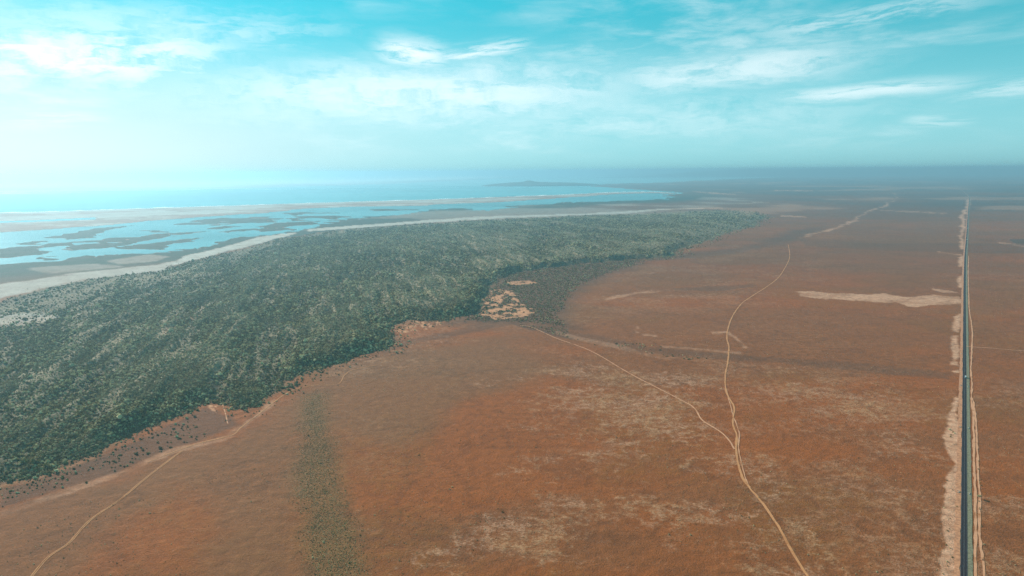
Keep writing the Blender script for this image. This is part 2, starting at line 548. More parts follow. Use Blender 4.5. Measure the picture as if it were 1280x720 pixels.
# far country: broken bands of darker scrub and paler flats
farm = sstep(3600, 9000, Y) * (shore > 0)
dark = np.maximum(dark, farm * 0.97 * (0.6 + 0.4 * sstep(0.40, 0.56, 0.6 * n_far + 0.4 * n_big)))
mid_band = sstep(2200, 3600, Y) * (dune_sd < 0)
dark = np.maximum(dark, mid_band * 0.35 * sstep(0.52, 0.66, n_big))
sand = np.maximum(sand, farm * 0.42 * sstep(0.57, 0.70, fbm(X, Y, 1500.0, 4, 45)))

STRIP = [(378, 492), (395, 486), (414, 490), (425, 540), (433, 600), (446, 640), (462, 690), (472, 740), (490, 900), (390, 900),
         (384, 720), (374, 640), (368, 580), (370, 530)]
strip_px = sdf(world_poly(STRIP), XW, YW) / MPP
strip = sstep(-14, 26, strip_px + (n_mid - 0.5) * 24 + (n_sm - 0.5) * 14)

marsh = np.where((land > 0) & (dune_sd < -10) & (spit_m < 0.5), np.maximum(sstep(-20, 60, land_isl), sstep(1300, 300, shore) * (Y > 2300) * sstep(15500, 10500, Y)), 0)
marsh *= (1 - np.clip(sand * 1.15, 0, 1))
dune_m = sstep(-20, 30, ds) * (land > 0)
# pale dry grass, patchy on the red plain
grass_zone = sstep(0.35, 0.62, fbm(X, Y, 900.0, 3, 51)) * (1 - sstep(2600, 5200, Y) * 0.75)
PXg, PYg = pix(X, np.maximum(Y, 50), 2.0)
lowleft = sstep(480, 330, PXg) * sstep(440, 520, PYg)
lace = 1 - np.abs(fbm(X * 0.8, Y, 17.0, 4, 53, 0.65) - 0.5) * 3.2
mot = 0.36 * fbm(X * 0.6, Y, 72.0, 4, 52) + 0.24 * lace + 0.30 * fbm(X * 0.7, Y, 260.0, 3, 54) + 0.10 * n_fine
grass = sstep(0.55, 0.66, mot) * (0.12 + 0.48 * grass_zone) * (1 - 0.8 * lowleft)
GRASSY = [[(470, 720), (600, 640), (640, 560), (760, 560), (960, 570), (1000, 640), (1060, 720), (900, 760), (560, 760)],
          [(600, 470), (720, 450), (900, 470), (900, 560), (760, 560), (640, 540)], [(960, 470), (1020, 480), (1100, 500), (1150, 530), (1080, 530), (980, 505)]]
for q in GRASSY:
    grass = np.maximum(grass, soft(q, 18, k=3) * sstep(0.515, 0.63, mot) * 0.85)
olive = sstep(0.46, 0.62, fbm(X, Y, 210.0, 4, 61)) * 0.5
redv = sstep(0.38, 0.62, fbm(X * 0.6, Y * 1.3, 340.0, 4, 62))
greyv = np.clip(0.7 * soft([(-200, 700), (0, 640), (150, 600), (300, 540), (400, 470), (520, 430), (640, 420), (700, 470), (600, 500), (500, 560),
                             (420, 540), (380, 540), (370, 720), (250, 760), (290, 620), (220, 600), (150, 650), (60, 720), (-200, 900)], 30, k=2.5), 0, 1)

# ------------------------------------------------------------------ land material
mat_land, t, b, _ = new_mat('land_soil')


def attr(t, name):
    nd = t.new('ShaderNodeAttribute')
    nd.attribute_name = name
    return nd.outputs['Fac']


pos = t.new('ShaderNodeNewGeometry').outputs['Position']
g1 = t.noise(pos, 0.45, 6.0, 0.7)
g2 = t.noise(pos, 0.06, 5.0, 0.65)
g3 = t.noise(pos, 0.010, 5.0, 0.6)
c = t.mix(attr(t, 'red_soil'), (0.315, 0.098, 0.028), (0.38, 0.100, 0.020))
c = t.mix(t.math('MULTIPLY', attr(t, 'olive_soil'), t.ramp(g2, 0.3, 0.7)), c, (0.265, 0.102, 0.020))
c = t.mix(t.math('MULTIPLY', t.ramp(g3, 0.45, 0.75), 0.35), c, (0.44, 0.125, 0.030))
c = t.mix(t.math('MULTIPLY', attr(t, 'grey_soil'), 0.9), c, (0.275, 0.115, 0.046))
gx = t.noise(t.vscale(pos, (0.22, 0.30, 0.0)), 1.0, 6.0, 0.75, 0.5)
gr = t.math('MULTIPLY', attr(t, 'dry_grass'), t.math('ADD', 0.12, t.math('MULTIPLY', t.ramp(t.math('ADD', t.math('MULTIPLY', gx, 0.7), t.math('MULTIPLY', g2, 0.3)), 0.46, 0.56), 1.0)))
gcol = t.mix(t.ramp(g3, 0.4, 0.62), (0.58, 0.285, 0.165), (0.52, 0.255, 0.125))
c = t.mix(gr, c, gcol)
c = t.mix(attr(t, 'scrub_strip'), c, (0.25, 0.14, 0.055))
c = t.mix(t.math('MULTIPLY', attr(t, 'dark_soil'), t.ramp(t.math('ADD', t.math('MULTIPLY', g1, 0.4), t.math('MULTIPLY', g2, 0.6)), 0.12, 0.5)), c, (0.105, 0.060, 0.038))
c = t.mix(attr(t, 'dune_soil'), c, t.mix(t.ramp(g2, 0.35, 0.7), (0.135, 0.10, 0.05), (0.26, 0.19, 0.105)))
c = t.mix(t.math('MULTIPLY', attr(t, 'crest'), t.ramp(g2, 0.3, 0.6)), c, (0.52, 0.38, 0.23))
c = t.mix(attr(t, 'marsh'), c, t.mix(t.ramp(g3, 0.40, 0.62), (0.004, 0.052, 0.026), (0.034, 0.060, 0.042)))
c = t.mix(t.math('MULTIPLY', attr(t, 'sand'), t.ramp(t.math('ADD', t.math('MULTIPLY', g1, 0.35), t.math('MULTIPLY', g2, 0.65)), 0.05, 0.50)), c,
          t.mix(attr(t, 'beach'), t.mix(t.ramp(g2, 0.3, 0.7), (0.68, 0.31, 0.17), (0.80, 0.41, 0.25)), t.mix(t.ramp(g3, 0.3, 0.7), (0.55, 0.46, 0.38), (0.74, 0.66, 0.58))))
c = t.mix(attr(t, 'orange_sand'), c, (0.78, 0.34, 0.17))
g0 = t.noise(pos, 1.3, 3.0, 0.75)
gmix = t.math('ADD', t.math('MULTIPLY', g1, 0.85), t.math('ADD', t.math('MULTIPLY', g2, 0.55), t.math('MULTIPLY', g0, 0.45)))
grain = t.math('ADD', t.math('MULTIPLY', gmix, 0.98), -0.265)
drain = t.math('ABSOLUTE', t.math('SUBTRACT', t.noise(pos, 0.0032, 6.0, 0.6, 0.4), 0.5))
grain = t.math('MULTIPLY', grain, t.math('ADD', 0.86, t.math('MULTIPLY', t.ramp(drain, 0.0, 0.025), 0.14)))
hs = t.new('ShaderNodeVectorMath', operation='SCALE')
t.put(hs.inputs[0], c)
t.put(hs.inputs['Scale'], grain)
t.put(b.inputs['Base Color'], hs.outputs[0])
b.inputs['Roughness'].default_value = 0.95
b.inputs['Specular IOR Level'].default_value = 0.08
bump = t.new('ShaderNodeBump')
bump.inputs['Strength'].default_value = 1.0
bump.inputs['Distance'].default_value = 1.2
t.put(bump.inputs['Height'], t.math('ADD', g1, t.math('MULTIPLY', g2, 2.0)))
t.put(b.inputs['Normal'], bump.outputs[0])

ATTR = dict(beach=np.maximum(sstep(2600, 1500, shore) * sstep(1500, 2200, Y) * (Y < 12000) * (PXg < 960), sstep(500, 100, -land_spit) * (Y > 2500)), sand=sand, orange_sand=orange, dark_soil=dark * (1 - dune_m), scrub_strip=strip * 0.6, marsh=marsh, dune_soil=dune_m * (1 - np.clip(sand, 0, 1) * 0.6),
            crest=np.clip(0.6 * (ridge - 0.35) + 0.9 * (ridge2 - 0.42), 0, 1) * sstep(40, 160, ds), dry_grass=grass * (1 - strip), olive_soil=olive, red_soil=redv, grey_soil=greyv)

# ------------------------------------------------------------------ cut the terrain into its pieces
idx = np.arange(NX * NY).reshape(NY, NX)
quads = np.stack([idx[:-1, :-1], idx[1:, :-1], idx[1:, 1:], idx[:-1, 1:]], -1).reshape(-1, 4)
# rows run from far to near, so this winding faces up
vz = Z.ravel()


def fcen(a):
    return a.ravel()[quads].mean(1)


fz = fcen(Z)
f_spit = (fcen(spit) > fcen(shore)) & (fcen(spit) > -400)
f_dune = fcen(ds) > -4
f_marsh = (fcen(marsh) > 0.35) | ((fcen(isl) > -250) & (fcen(shore) < 0))
keep = vz[quads].max(1) > -1.2
cls = np.where(f_dune, 1, np.where(f_spit & (fz < 3), 2, np.where(f_marsh, 3, 0)))
V3 = np.stack([X.ravel(), Y.ravel(), vz], -1)


def cut(name, sel):
    q = quads[sel]
    used, inv = np.unique(q, return_inverse=True)
    q = inv.reshape(-1, 4)
    me = bpy.data.meshes.new(name)
    me.vertices.add(len(used))
    me.vertices.foreach_set('co', V3[used].astype(np.float32).ravel())
    me.loops.add(q.size)
    me.loops.foreach_set('vertex_index', q.astype(np.int32).ravel())
    me.polygons.add(len(q))
    me.polygons.foreach_set('loop_start', np.arange(0, q.size, 4, dtype=np.int32))
    me.polygons.foreach_set('loop_total', np.full(len(q), 4, np.int32))
    me.update(calc_edges=True)
    me.polygons.foreach_set('use_smooth', np.ones(len(q), bool))
    for k, a in ATTR.items():
        at = me.attributes.new(k, 'FLOAT', 'POINT')
        at.data.foreach_set('value', np.clip(a.ravel()[used], 0, 1).astype(np.float32))
    me.materials.append(mat_land)
    o = bpy.data.objects.new(name, me)
    col.objects.link(o)
    structure(o)
    return o


ground = cut('ground', keep & (cls == 0))
dunes = cut('dunes', keep & (cls == 1))
beach = cut('sand_spit', keep & (cls == 2))
saltmarsh = cut('salt_marsh', keep & (cls == 3))

# ------------------------------------------------------------------ water
def water_mat(name, body, gloss, rough_near, rough_far):
    mt, t, b, out_ = new_mat(name)
    t.n.remove(b)
    pos = t.new('ShaderNodeNewGeometry').outputs['Position']
    sp_ = t.new('ShaderNodeSeparateXYZ')
    t.put(sp_.inputs[0], pos)
    n = t.noise(t.vscale(pos, (0.0004, 0.0009, 0.0)), 1.0, 5.0)
    df = t.new('ShaderNodeBsdfDiffuse')
    t.put(df.inputs['Color'], t.mix(t.ramp(n, 0.35, 0.65), body, tuple(v * 1.3 for v in body)))
    gl = t.new('ShaderNodeBsdfGlossy')
    gl.inputs['Color'].default_value = (0.92, 1.0, 1.0, 1)
    off = t.math('ADD', sp_.outputs[1], t.math('MULTIPLY', t.math('SUBTRACT', n, 0.5), 9000.0))
    rr = t.new('ShaderNodeMapRange', interpolation_type='SMOOTHSTEP')
    t.put(rr.inputs[0], off)
    rr.inputs[1].default_value, rr.inputs[2].default_value = 13000.0, 30000.0
    rr.inputs[3].default_value, rr.inputs[4].default_value = rough_near, rough_far
    t.put(gl.inputs['Roughness'], rr.outputs[0])
    mx = t.new('ShaderNodeMixShader')
    t.put(mx.inputs[0], t.math('ADD', gloss, t.math('MULTIPLY', t.math('SUBTRACT', n, 0.5), 0.25)))
    t.t.links.new(df.outputs[0], mx.inputs[1])
    t.t.links.new(gl.outputs[0], mx.inputs[2])
    t.t.links.new(mx.outputs[0], out_.inputs[0])
    return mt


mat_sea = water_mat('sea_water', (0.02, 0.27, 0.30), 0.36, 0.07, 0.60)
mat_lagoon = water_mat('lagoon_water', (0.015, 0.18, 0.205), 0.33, 0.14, 0.14)
mid_spit = [((a[0] + b_[0]) / 2, (a[1] + b_[1]) / 2) for a, b_ in zip(SPIT_OUT, [SPIT_IN[0], SPIT_IN[1]] + [SPIT_IN[2], SPIT_IN[3], SPIT_IN[5], SPIT_IN[6],
            SPIT_IN[7], SPIT_IN[9], SPIT_IN[10], SPIT_IN[12], SPIT_IN[13], SPIT_IN[14], SPIT_IN[15], SPIT_IN[16], SPIT_IN[17]])]
mw = [P(*q) for q in mid_spit]
sea_v = [(-190000, 80000, 0), (-190000, mw[0][1], 0)] + [(x, y, 0) for x, y in mw] + [(60000, mw[-1][1], 0), (190000, 80000, 0)]
sea = structure(mesh_obj('sea', sea_v, [list(range(len(sea_v)))], mat_sea))
lag_v = [(x, y, 0.05) for x, y in mw] + [(x, y, 0.05) for x, y in (P(850, 262), P(600, 275), P(380, 300), P(200, 345), P(0, 380), P(-700, 420))]
lagoon = structure(mesh_obj('lagoon', lag_v, [list(range(len(lag_v)))], mat_lagoon))

mat_surf = simple_mat('surf_foam', (0.85, 0.86, 0.85), 0.9, 0.08, 0.01)
sl = catmull(SPIT_OUT, 40)
sv, sf = [], []
for i, q in enumerate(sl):
    jw = fbm(np.array([i * 0.21]), np.array([0.7]), 1.0, 3, 77)[0]
    up = max(0.0, (jw - 0.42) * 1.5) * (1.0 if q[0] < 700 else 0.6)
    x0, y0 = P(q[0], q[1] + 0.15, 0.3)
    x1, y1 = P(q[0], q[1] - 0.1 - up, 0.3)
    sv += [(x0, y0, 0.25), (x1, y1, 0.25)]
    if i:
        sf.append((2 * i - 2, 2 * i, 2 * i + 1, 2 * i - 1))
surf = structure(mesh_obj('surf', sv, sf, mat_surf))

# ------------------------------------------------------------------ island and far hills
mat_hill = simple_mat('far_hill_scrub', (0.07, 0.075, 0.055), 0.95, 0.25, 0.004, 0.05)


def relief(name, x0, x1, y0, y1, nx, ny, hf):
    xs, ys = np.linspace(x0, x1, nx), np.linspace(y0, y1, ny)
    GX, GY = np.meshgrid(xs, ys)
    GZ = hf(GX, GY)
    v = np.stack([GX, GY, GZ], -1).reshape(-1, 3)
    f = []
    for j in range(ny - 1):
        for i in range(nx - 1):
            a = j * nx + i
            if GZ[j:j + 2, i:i + 2].max() > -8:
                f.append((a, a + 1, a + nx + 1, a + nx))
    return structure(mesh_obj(name, v, f, mat_hill, smooth=True))


ic = P(672, 232.4, 0)
imp = mpp(*ic)


def island_h(x, y):
    px = (x - ic[0]) / imp + 672
    e = 1 - ((px - 676) / 76) ** 2 - ((y - ic[1] - 300) / 900) ** 2
    base = np.sign(e) * np.minimum(np.abs(e), 1) ** 0.6 * 105
    peak = 40 * np.exp(-((px - 662) / 6) ** 2 - ((y - ic[1] - 250) / 420) ** 2) + 22 * np.exp(-((px - 655) / 26) ** 2 - ((y - ic[1] - 250) / 500) ** 2)
    return np.where(e > -0.25, base + peak * sstep(-0.1, 0.3, e) + 22 * (fbm(x, y, 500.0, 4, 71) - 0.5) * sstep(-.1, .4, e), -12)


island = relief('island', ic[0] - 82 * imp, ic[0] + 90 * imp, ic[1] - 700, ic[1] + 1300, 130, 40, island_h)


def hills_h(x, y):
    az_ = x / np.maximum(y, 1)
    n = fbm(x, y, 7000.0, 5, 81)
    env = 330 * sstep(0.10, 0.35, az_)
    rim = np.exp(-((y - 47000) / 2600) ** 2)
    return rim * np.minimum(env * (0.55 + 1.5 * n), 490) - 6 - 20 * (1 - sstep(0.05, 0.12, az_))


hills = relief('hills', 3000, 78000, 41000, 53000, 420, 26, hills_h)


def hills2_h(x, y):
    az_ = x / y
    n = fbm(x, y, 9000.0, 5, 91)
    bumpy = 480 * np.exp(-((az_ - 0.50) / 0.045) ** 2) + 300 * sstep(0.10, 0.3, az_)
    return np.exp(-((y - 66000) / 3500) ** 2) * np.minimum(bumpy * (0.5 + n), 495) - 6


hills2 = relief('hills', 5000, 78000, 58000, 74000, 300, 16, hills2_h)

# ------------------------------------------------------------------ roads and tracks
mat_asphalt = simple_mat('asphalt', (0.024, 0.020, 0.024), 0.95, 0.12, 0.8, 0.03)
mat_paint = simple_mat('road_paint', (0.30, 0.29, 0.27), 0.7, 0.08, 2.0)
mat_shoulder = simple_mat('shoulder_gravel', (0.40, 0.17, 0.085), 0.95, 0.16, 0.25)
mat_verge = simple_mat('verge_grass', (0.16, 0.14, 0.085), 0.95, 0.20, 0.35)
def track_mat(name, c, soil):
    mt, t, b, _ = new_mat(name)
    pos = t.new('ShaderNodeNewGeometry').outputs['Position']
    n1, n2 = t.noise(pos, 0.035, 5.0, 0.65), t.noise(pos, 0.5, 4.0, 0.7)
    cc = t.mix(t.ramp(t.math('ADD', t.math('MULTIPLY', n1, 0.7), t.math('MULTIPLY', n2, 0.3)), 0.50, 0.66), c, soil)
    hs = t.new('ShaderNodeVectorMath', operation='SCALE')
    t.put(hs.inputs[0], cc)
    t.put(hs.inputs['Scale'], t.math('ADD', t.math('MULTIPLY', n2, 0.9), 0.55))
    t.put(b.inputs['Base Color'], hs.outputs[0])
    b.inputs['Roughness'].default_value = 0.95
    b.inputs['Specular IOR Level'].default_value = 0.1
    return mt


mat_track = track_mat('track_dirt', (0.46, 0.195, 0.080), (0.30, 0.105, 0.032))
mat_track_pale = track_mat('track_dirt_pale', (0.50, 0.23, 0.125), (0.30, 0.11, 0.04))


def ribbon(name, px_pts, off0, off1, mat, lift, jit=0.0, n=14, seed=1, parent=None):
    """a strip along a ground line, between two sideways offsets in metres (numbers or px functions)"""
    pts = np.array([P(*q) for q in catmull(px_pts, n)])
    d = np.gradient(pts, axis=0)
    d /= np.hypot(d[:, 0], d[:, 1])[:, None]
    nrm = np.stack([d[:, 1], -d[:, 0]], -1)          # to the right of travel
    s = np.cumsum(np.hypot(*np.gradient(pts, axis=0).T))
    verts, faces = [], []
    for i, (p_, q_) in enumerate(zip(pts, nrm)):
        j0 = jit * (vnoise(np.array([s[i] / 14.0]), np.array([0.3]), seed)[0] - 0.5) * 2
        j1 = jit * (vnoise(np.array([s[i] / 14.0]), np.array([5.3]), seed + 3)[0] - 0.5) * 2
        o0 = off0(i / len(pts)) if callable(off0) else off0
        o1 = off1(i / len(pts)) if callable(off1) else off1
        for o_ in (o0 + j0, o1 + j1):
            x, y = p_ + q_ * o_
            z = float(plain_z(np.array([x]), np.array([y]))[0]) + lift + max(0, y) * 1.2e-4
            verts.append((x, y, z))
        if i:
            a = 2 * i
            faces.append((a - 2, a - 1, a + 1, a))
    return mesh_obj(name, verts, faces, mat, parent)


ROAD = [(1202.5, 1000), (1204, 800), (1204.8, 720), (1205.2, 600), (1205.5, 500), (1205.7, 420), (1205.8, 360), (1206.6, 322), (1208.2, 300),
        (1209.5, 280), (1210.5, 263), (1211.6, 251), (1210.5, 245), (1206, 240.6), (1199, 236.2), (1192.5, 232.6)]
N = 30
highway = structure(ribbon('highway', ROAD, -3.5, 3.5, mat_asphalt, 0.35, 0, N))
mk = ribbon('centre_line', ROAD, -0.06, 0.06, mat_paint, 0.40, 0, N, parent=highway)
for o_ in (-3.15, 3.15):
    ribbon('edge_line', ROAD, o_ - 0.05, o_ + 0.05, mat_paint, 0.40, 0, N, parent=highway)
sh = structure(ribbon('road_shoulder', ROAD, -9.5, -3.5, mat_shoulder, 0.22, 1.2, N, 5))
sh2 = structure(ribbon('grass_verge', ROAD, 3.5, 8.6, mat_verge, 0.22, 0.5, N, 9))
RT = [(1218, 900), (1219, 720), (1219.5, 680), (1219, 620), (1217.5, 575), (1217, 540), (1216, 515), (1214.3, 500), (1214.8, 480), (1213.5, 463), (1214.5, 440),
      (1215.3, 420), (1214.4, 405), (1211.5, 385), (1210.6, 360), (1210.2, 340), (1210.8, 320)]
structure(ribbon('dirt_track', RT, -1.5, 1.5, mat_track_pale, 0.20, 0.9, 16, 21))
RT2 = [(1236, 900), (1230, 720), (1228, 700), (1225.5, 680), (1224, 660), (1224.5, 620), (1222.5, 595), (1221.5, 560), (1219.5, 525), (1217, 505), (1215.4, 498)]
structure(ribbon('dirt_track', RT2, -1.3, 1.3, mat_track_pale, 0.22, 0.8, 16, 23))
structure(ribbon('dirt_track', [(1207.5, 433), (1216, 434), (1240, 435.6), (1262, 437.6), (1285, 439.5), (1340, 443)], -1.8, 1.8, mat_track_pale, 0.26, 0.3, 12, 24))

TB = [(185, 578), (215, 566), (245, 555.5), (280, 547), (293, 543), (302, 534), (322, 519),
      (345, 501), (366, 488), (398, 481)]
structure(ribbon('dirt_track', TB, -1.1, 1.1, mat_track, 0.20, 0.6, 12, 31))
structure(ribbon('dirt_track', [(405, 482), (422, 480.5), (427, 476), (430, 470), (438, 464), (455, 459.5), (470, 457)], -0.9, 0.9, mat_track, 0.2, 0.3, 8, 33))
TC = [(20, 745), (40, 720), (60, 697), (85, 680), (105, 658), (120, 645), (150, 625), (180, 600), (215, 573), (228, 564)]
structure(ribbon('dirt_track', TC, -1.7, -0.35, mat_track, 0.24, 0.2, 14, 35))
structure(ribbon('dirt_track', TC, 0.55, 1.9, mat_track, 0.24, 0.2, 14, 37))
TD = [(650, 407), (665, 409.5), (695, 423), (740, 440), (790, 469), (850, 500), (868, 511), (878, 526), (900, 540), (912, 552), (918, 562)]
structure(ribbon('dirt_track', TD, -1.5, 1.5, mat_track_pale, 0.24, 0.5, 14, 39))
TE = [(985.5, 306), (987, 322), (980, 337), (972, 348), (958, 359), (940, 370.5), (926, 381), (914, 399), (908.5, 420), (911, 435), (909.5, 455), (906.5, 470),
      (907.5, 490), (914, 502), (917.5, 512), (916, 530), (921, 545), (920, 562), (925, 590), (935, 608), (955, 632), (975, 662), (990, 690), (1012, 724), (1040, 770)]
structure(ribbon('dirt_track', TE, -1.7, 1.7, mat_track, 0.26, 0.8, 14, 41))
structure(ribbon('dirt_track', [(907, 484), (911, 500), (916.5, 520), (924, 542), (923, 560), (927, 580), (933, 602), (938, 610)], -1.0, 1.0, mat_track_pale, 0.22, 0.6, 14, 43))
structure(ribbon('dirt_track', [(910, 415), (903, 416.5), (890, 417)], -1.0, 1.0, mat_track_pale, 0.22, 0.6, 8, 44))
structure(ribbon('dirt_track', [(277, 503), (281, 514), (284, 527), (285, 530)], -1.0, 1.0, mat_track_pale, 0.24, 0.5, 8, 46))

# ------------------------------------------------------------------ shrubs
def shrub_mat():
    mt, t, b, _ = new_mat('shrub_foliage')
    info = t.new('ShaderNodeObjectInfo')
    r = info.outputs['Random']
    pos = t.new('ShaderNodeNewGeometry').outputs['Position']
    n = t.noise(pos, 0.9, 4.0, 0.7)
    nb = t.noise(pos, 0.006, 3.0)
    c1 = t.mix(t.ramp(r, 0.0, 0.75), (0.085, 0.055, 0.014), (0.26, 0.170, 0.052))
    c1 = t.mix(t.ramp(r, 0.60, 0.90), c1, (0.60, 0.47, 0.25))
    cr = t.new('ShaderNodeAttribute', attribute_type='INSTANCER')
    cr.attribute_name = 'crest'
    c1 = t.mix(t.math('MULTIPLY', cr.outputs['Fac'], 0.75), c1, t.mix(t.ramp(r, 0.1, 0.8), (0.20, 0.14, 0.06), (0.64, 0.49, 0.29)))  # crest growth paler: drier cover, with the ridge light put into its colour
    c1 = t.mix(t.math('MULTIPLY', t.ramp(nb, 0.42, 0.62), 0.5), c1, (0.22, 0.15, 0.075))
    hs = t.new('ShaderNodeVectorMath', operation='SCALE')
    t.put(hs.inputs[0], c1)
    t.put(hs.inputs['Scale'], t.math('ADD', t.math('MULTIPLY', n, 1.35), 0.40))
    t.put(b.inputs['Base Color'], hs.outputs[0])
    b.inputs['Roughness'].default_value = 0.9
    b.inputs['Specular IOR Level'].default_value = 0.1
    return mt


mat_shrub = shrub_mat()
mat_wood = simple_mat('bark', (0.10, 0.07, 0.05), 0.9, 0.2, 3.0)


def ico():
    g = (1 + 5 ** 0.5) / 2
    v = [(-1, g, 0), (1, g, 0), (-1, -g, 0), (1, -g, 0), (0, -1, g), (0, 1, g), (0, -1, -g), (0, 1, -g), (g, 0, -1), (g, 0, 1), (-g, 0, -1), (-g, 0, 1)]
    f = [(0, 11, 5), (0, 5, 1), (0, 1, 7), (0, 7, 10), (0, 10, 11), (1, 5, 9), (5, 11, 4), (11, 10, 2), (10, 7, 6), (7, 1, 8), (3, 9, 4), (3, 4, 2), (3, 2, 6), (3, 6, 8),
         (3, 8, 9), (4, 9, 5), (2, 4, 11), (6, 2, 10), (8, 6, 7), (9, 8, 1)]
    v = [np.array(p) / np.linalg.norm(p) for p in v]
    mid = {}
    nf = []

    def m_(a, b_):
        k = (min(a, b_), max(a, b_))
        if k not in mid:
            p = v[a] + v[b_]
            v.append(p / np.linalg.norm(p))
            mid[k] = len(v) - 1
        return mid[k]
    for a, b_, c_ in f:
        x, y, z = m_(a, b_), m_(b_, c_), m_(c_, a)
        nf += [(a, x, z), (b_, y, x), (c_, z, y), (x, y, z)]
    return np.array(v), nf


ICO_V, ICO_F = ico()


def shrub_mesh(name, seed, lumps=7, leaves=60):
    """a low bush about 2 m across and 1.3 m high: overlapping uneven clumps with loose leaf sprays"""
    g = np.random.default_rng(seed)
    V, Fc = [], []
    for k in range(lumps):
        a = g.uniform(0, 6.283)
        rr = 0.62 * math.sqrt(g.uniform(0, 1)) if k else 0
        r_ = g.uniform(0.30, 0.52)
        cx, cy, cz = rr * math.cos(a), rr * math.sin(a), g.uniform(0.30, 0.85) * (1 - 0.45 * rr)
        rad = r_ * (1 + g.uniform(-0.32, 0.34, len(ICO_V)))
        base = len(V)
        pts = ICO_V * rad[:, None] * np.array([1, 1, 0.82]) + np.array([cx, cy, cz])
        pts[:, 2] = np.maximum(pts[:, 2], -0.05)
        V += [tuple(p) for p in pts]
        Fc += [(p + base, q + base, s + base) for p, q, s in ICO_F]
    for k in range(leaves):
        d_ = g.normal(size=3)
        d_ /= np.linalg.norm(d_)
        d_[2] = abs(d_[2])
        p0 = d_ * np.array([1.0, 1.0, 1.25]) * g.uniform(0.72, 1.05)
        e1, e2 = g.normal(size=3) * 0.16, g.normal(size=3) * 0.16
        base = len(V)
        V += [tuple(p0), tuple(p0 + e1), tuple(p0 + e2)]
        Fc.append((base, base + 1, base + 2))
    me = bpy.data.meshes.new(name)
    me.from_pydata(V, [], Fc)
    me.materials.append(mat_shrub)
    me.update()
    return me


SHRUBS = [shrub_mesh('shrub', 100 + i, 5 + i % 4) for i in range(6)]


def bilinear(ci, fu, fv, A):
    a = A.ravel()
    q = quads[ci]
    return (a[q[:, 0]] * (1 - fu) + a[q[:, 3]] * fu) * (1 - fv) + (a[q[:, 1]] * (1 - fu) + a[q[:, 2]] * fu) * fv


def scatter(weight_px, count, seed, extra=None):
    """points over the terrain: weight per grid cell, count in all -> x, y, z, and depth"""
    g = np.random.default_rng(seed)
    wgt = np.maximum(weight_px, 0)
    ci = g.choice(len(quads), count, p=wgt / wgt.sum())
    fu, fv = g.uniform(0, 1, count), g.uniform(0, 1, count)
    p_ = np.stack([bilinear(ci, fu, fv, A) for A in (X, Y, Z)], -1)
    return p_ if extra is None else (p_, bilinear(ci, fu, fv, extra))


cellA = np.abs((X[:-1, 1:] - X[:-1, :-1]) * (Y[:-1, :-1] - Y[1:, :-1])).ravel()
cx_, cy_ = fcen(X), fcen(Y)
cd = np.maximum(depth(cx_, cy_), 300)
cu = np.abs(cx_) / cd
in_view = (cu < 0.95) & (cy_ > 250)


def shrub_cloud(name, pts, scales, crest=None, label_kind='stuff'):
    me = bpy.data.meshes.new(name)
    me.vertices.add(len(pts))
    me.vertices.foreach_set('co', pts.astype(np.float32).ravel())
    at = me.attributes.new('size', 'FLOAT', 'POINT')
    at.data.foreach_set('value', scales.astype(np.float32))
    at = me.attributes.new('crest', 'FLOAT', 'POINT')
    at.data.foreach_set('value', (np.zeros(len(pts)) if crest is None else crest).astype(np.float32))
    me.update()
    o = bpy.data.objects.new(name, me)
    col.objects.link(o)
    ng = bpy.data.node_groups.new('scatter_shrubs', 'GeometryNodeTree')
    ng.interface.new_socket('Geometry', in_out='INPUT', socket_type='NodeSocketGeometry')
    ng.interface.new_socket('Geometry', in_out='OUTPUT', socket_type='NodeSocketGeometry')
    gi, go = ng.nodes.new('NodeGroupInput'), ng.nodes.new('NodeGroupOutput')
    inst = ng.nodes.new('GeometryNodeInstanceOnPoints')
    ci = ng.nodes.new('GeometryNodeCollectionInfo')
    ci.inputs['Collection'].default_value = proto_col
    ci.inputs['Separate Children'].default_value = True
    ci.inputs['Reset Children'].default_value = True
    inst.inputs['Pick Instance'].default_value = True
    sz = ng.nodes.new('GeometryNodeInputNamedAttribute')
    sz.data_type = 'FLOAT'
    sz.inputs['Name'].default_value = 'size'
    rot = ng.nodes.new('FunctionNodeRandomValue')
    rot.data_type = 'FLOAT_VECTOR'
    rot.inputs[1].default_value = (0.15, 0.15, 6.283)
    L = ng.links.new
    L(gi.outputs[0], inst.inputs['Points'])
    L(ci.outputs[0], inst.inputs['Instance'])
    L(rot.outputs[0], inst.inputs['Rotation'])
    L(sz.outputs['Attribute'], inst.inputs['Scale'])
    L(inst.outputs[0], go.inputs[0])
    md = o.modifiers.new('scatter', 'NODES')
    md.node_group = ng
    o['kind'] = label_kind
    return o


proto_col = bpy.data.collections.new('shrub_prototypes')
for me in SHRUBS:
    proto_col.objects.link(bpy.data.objects.new('shrub', me))

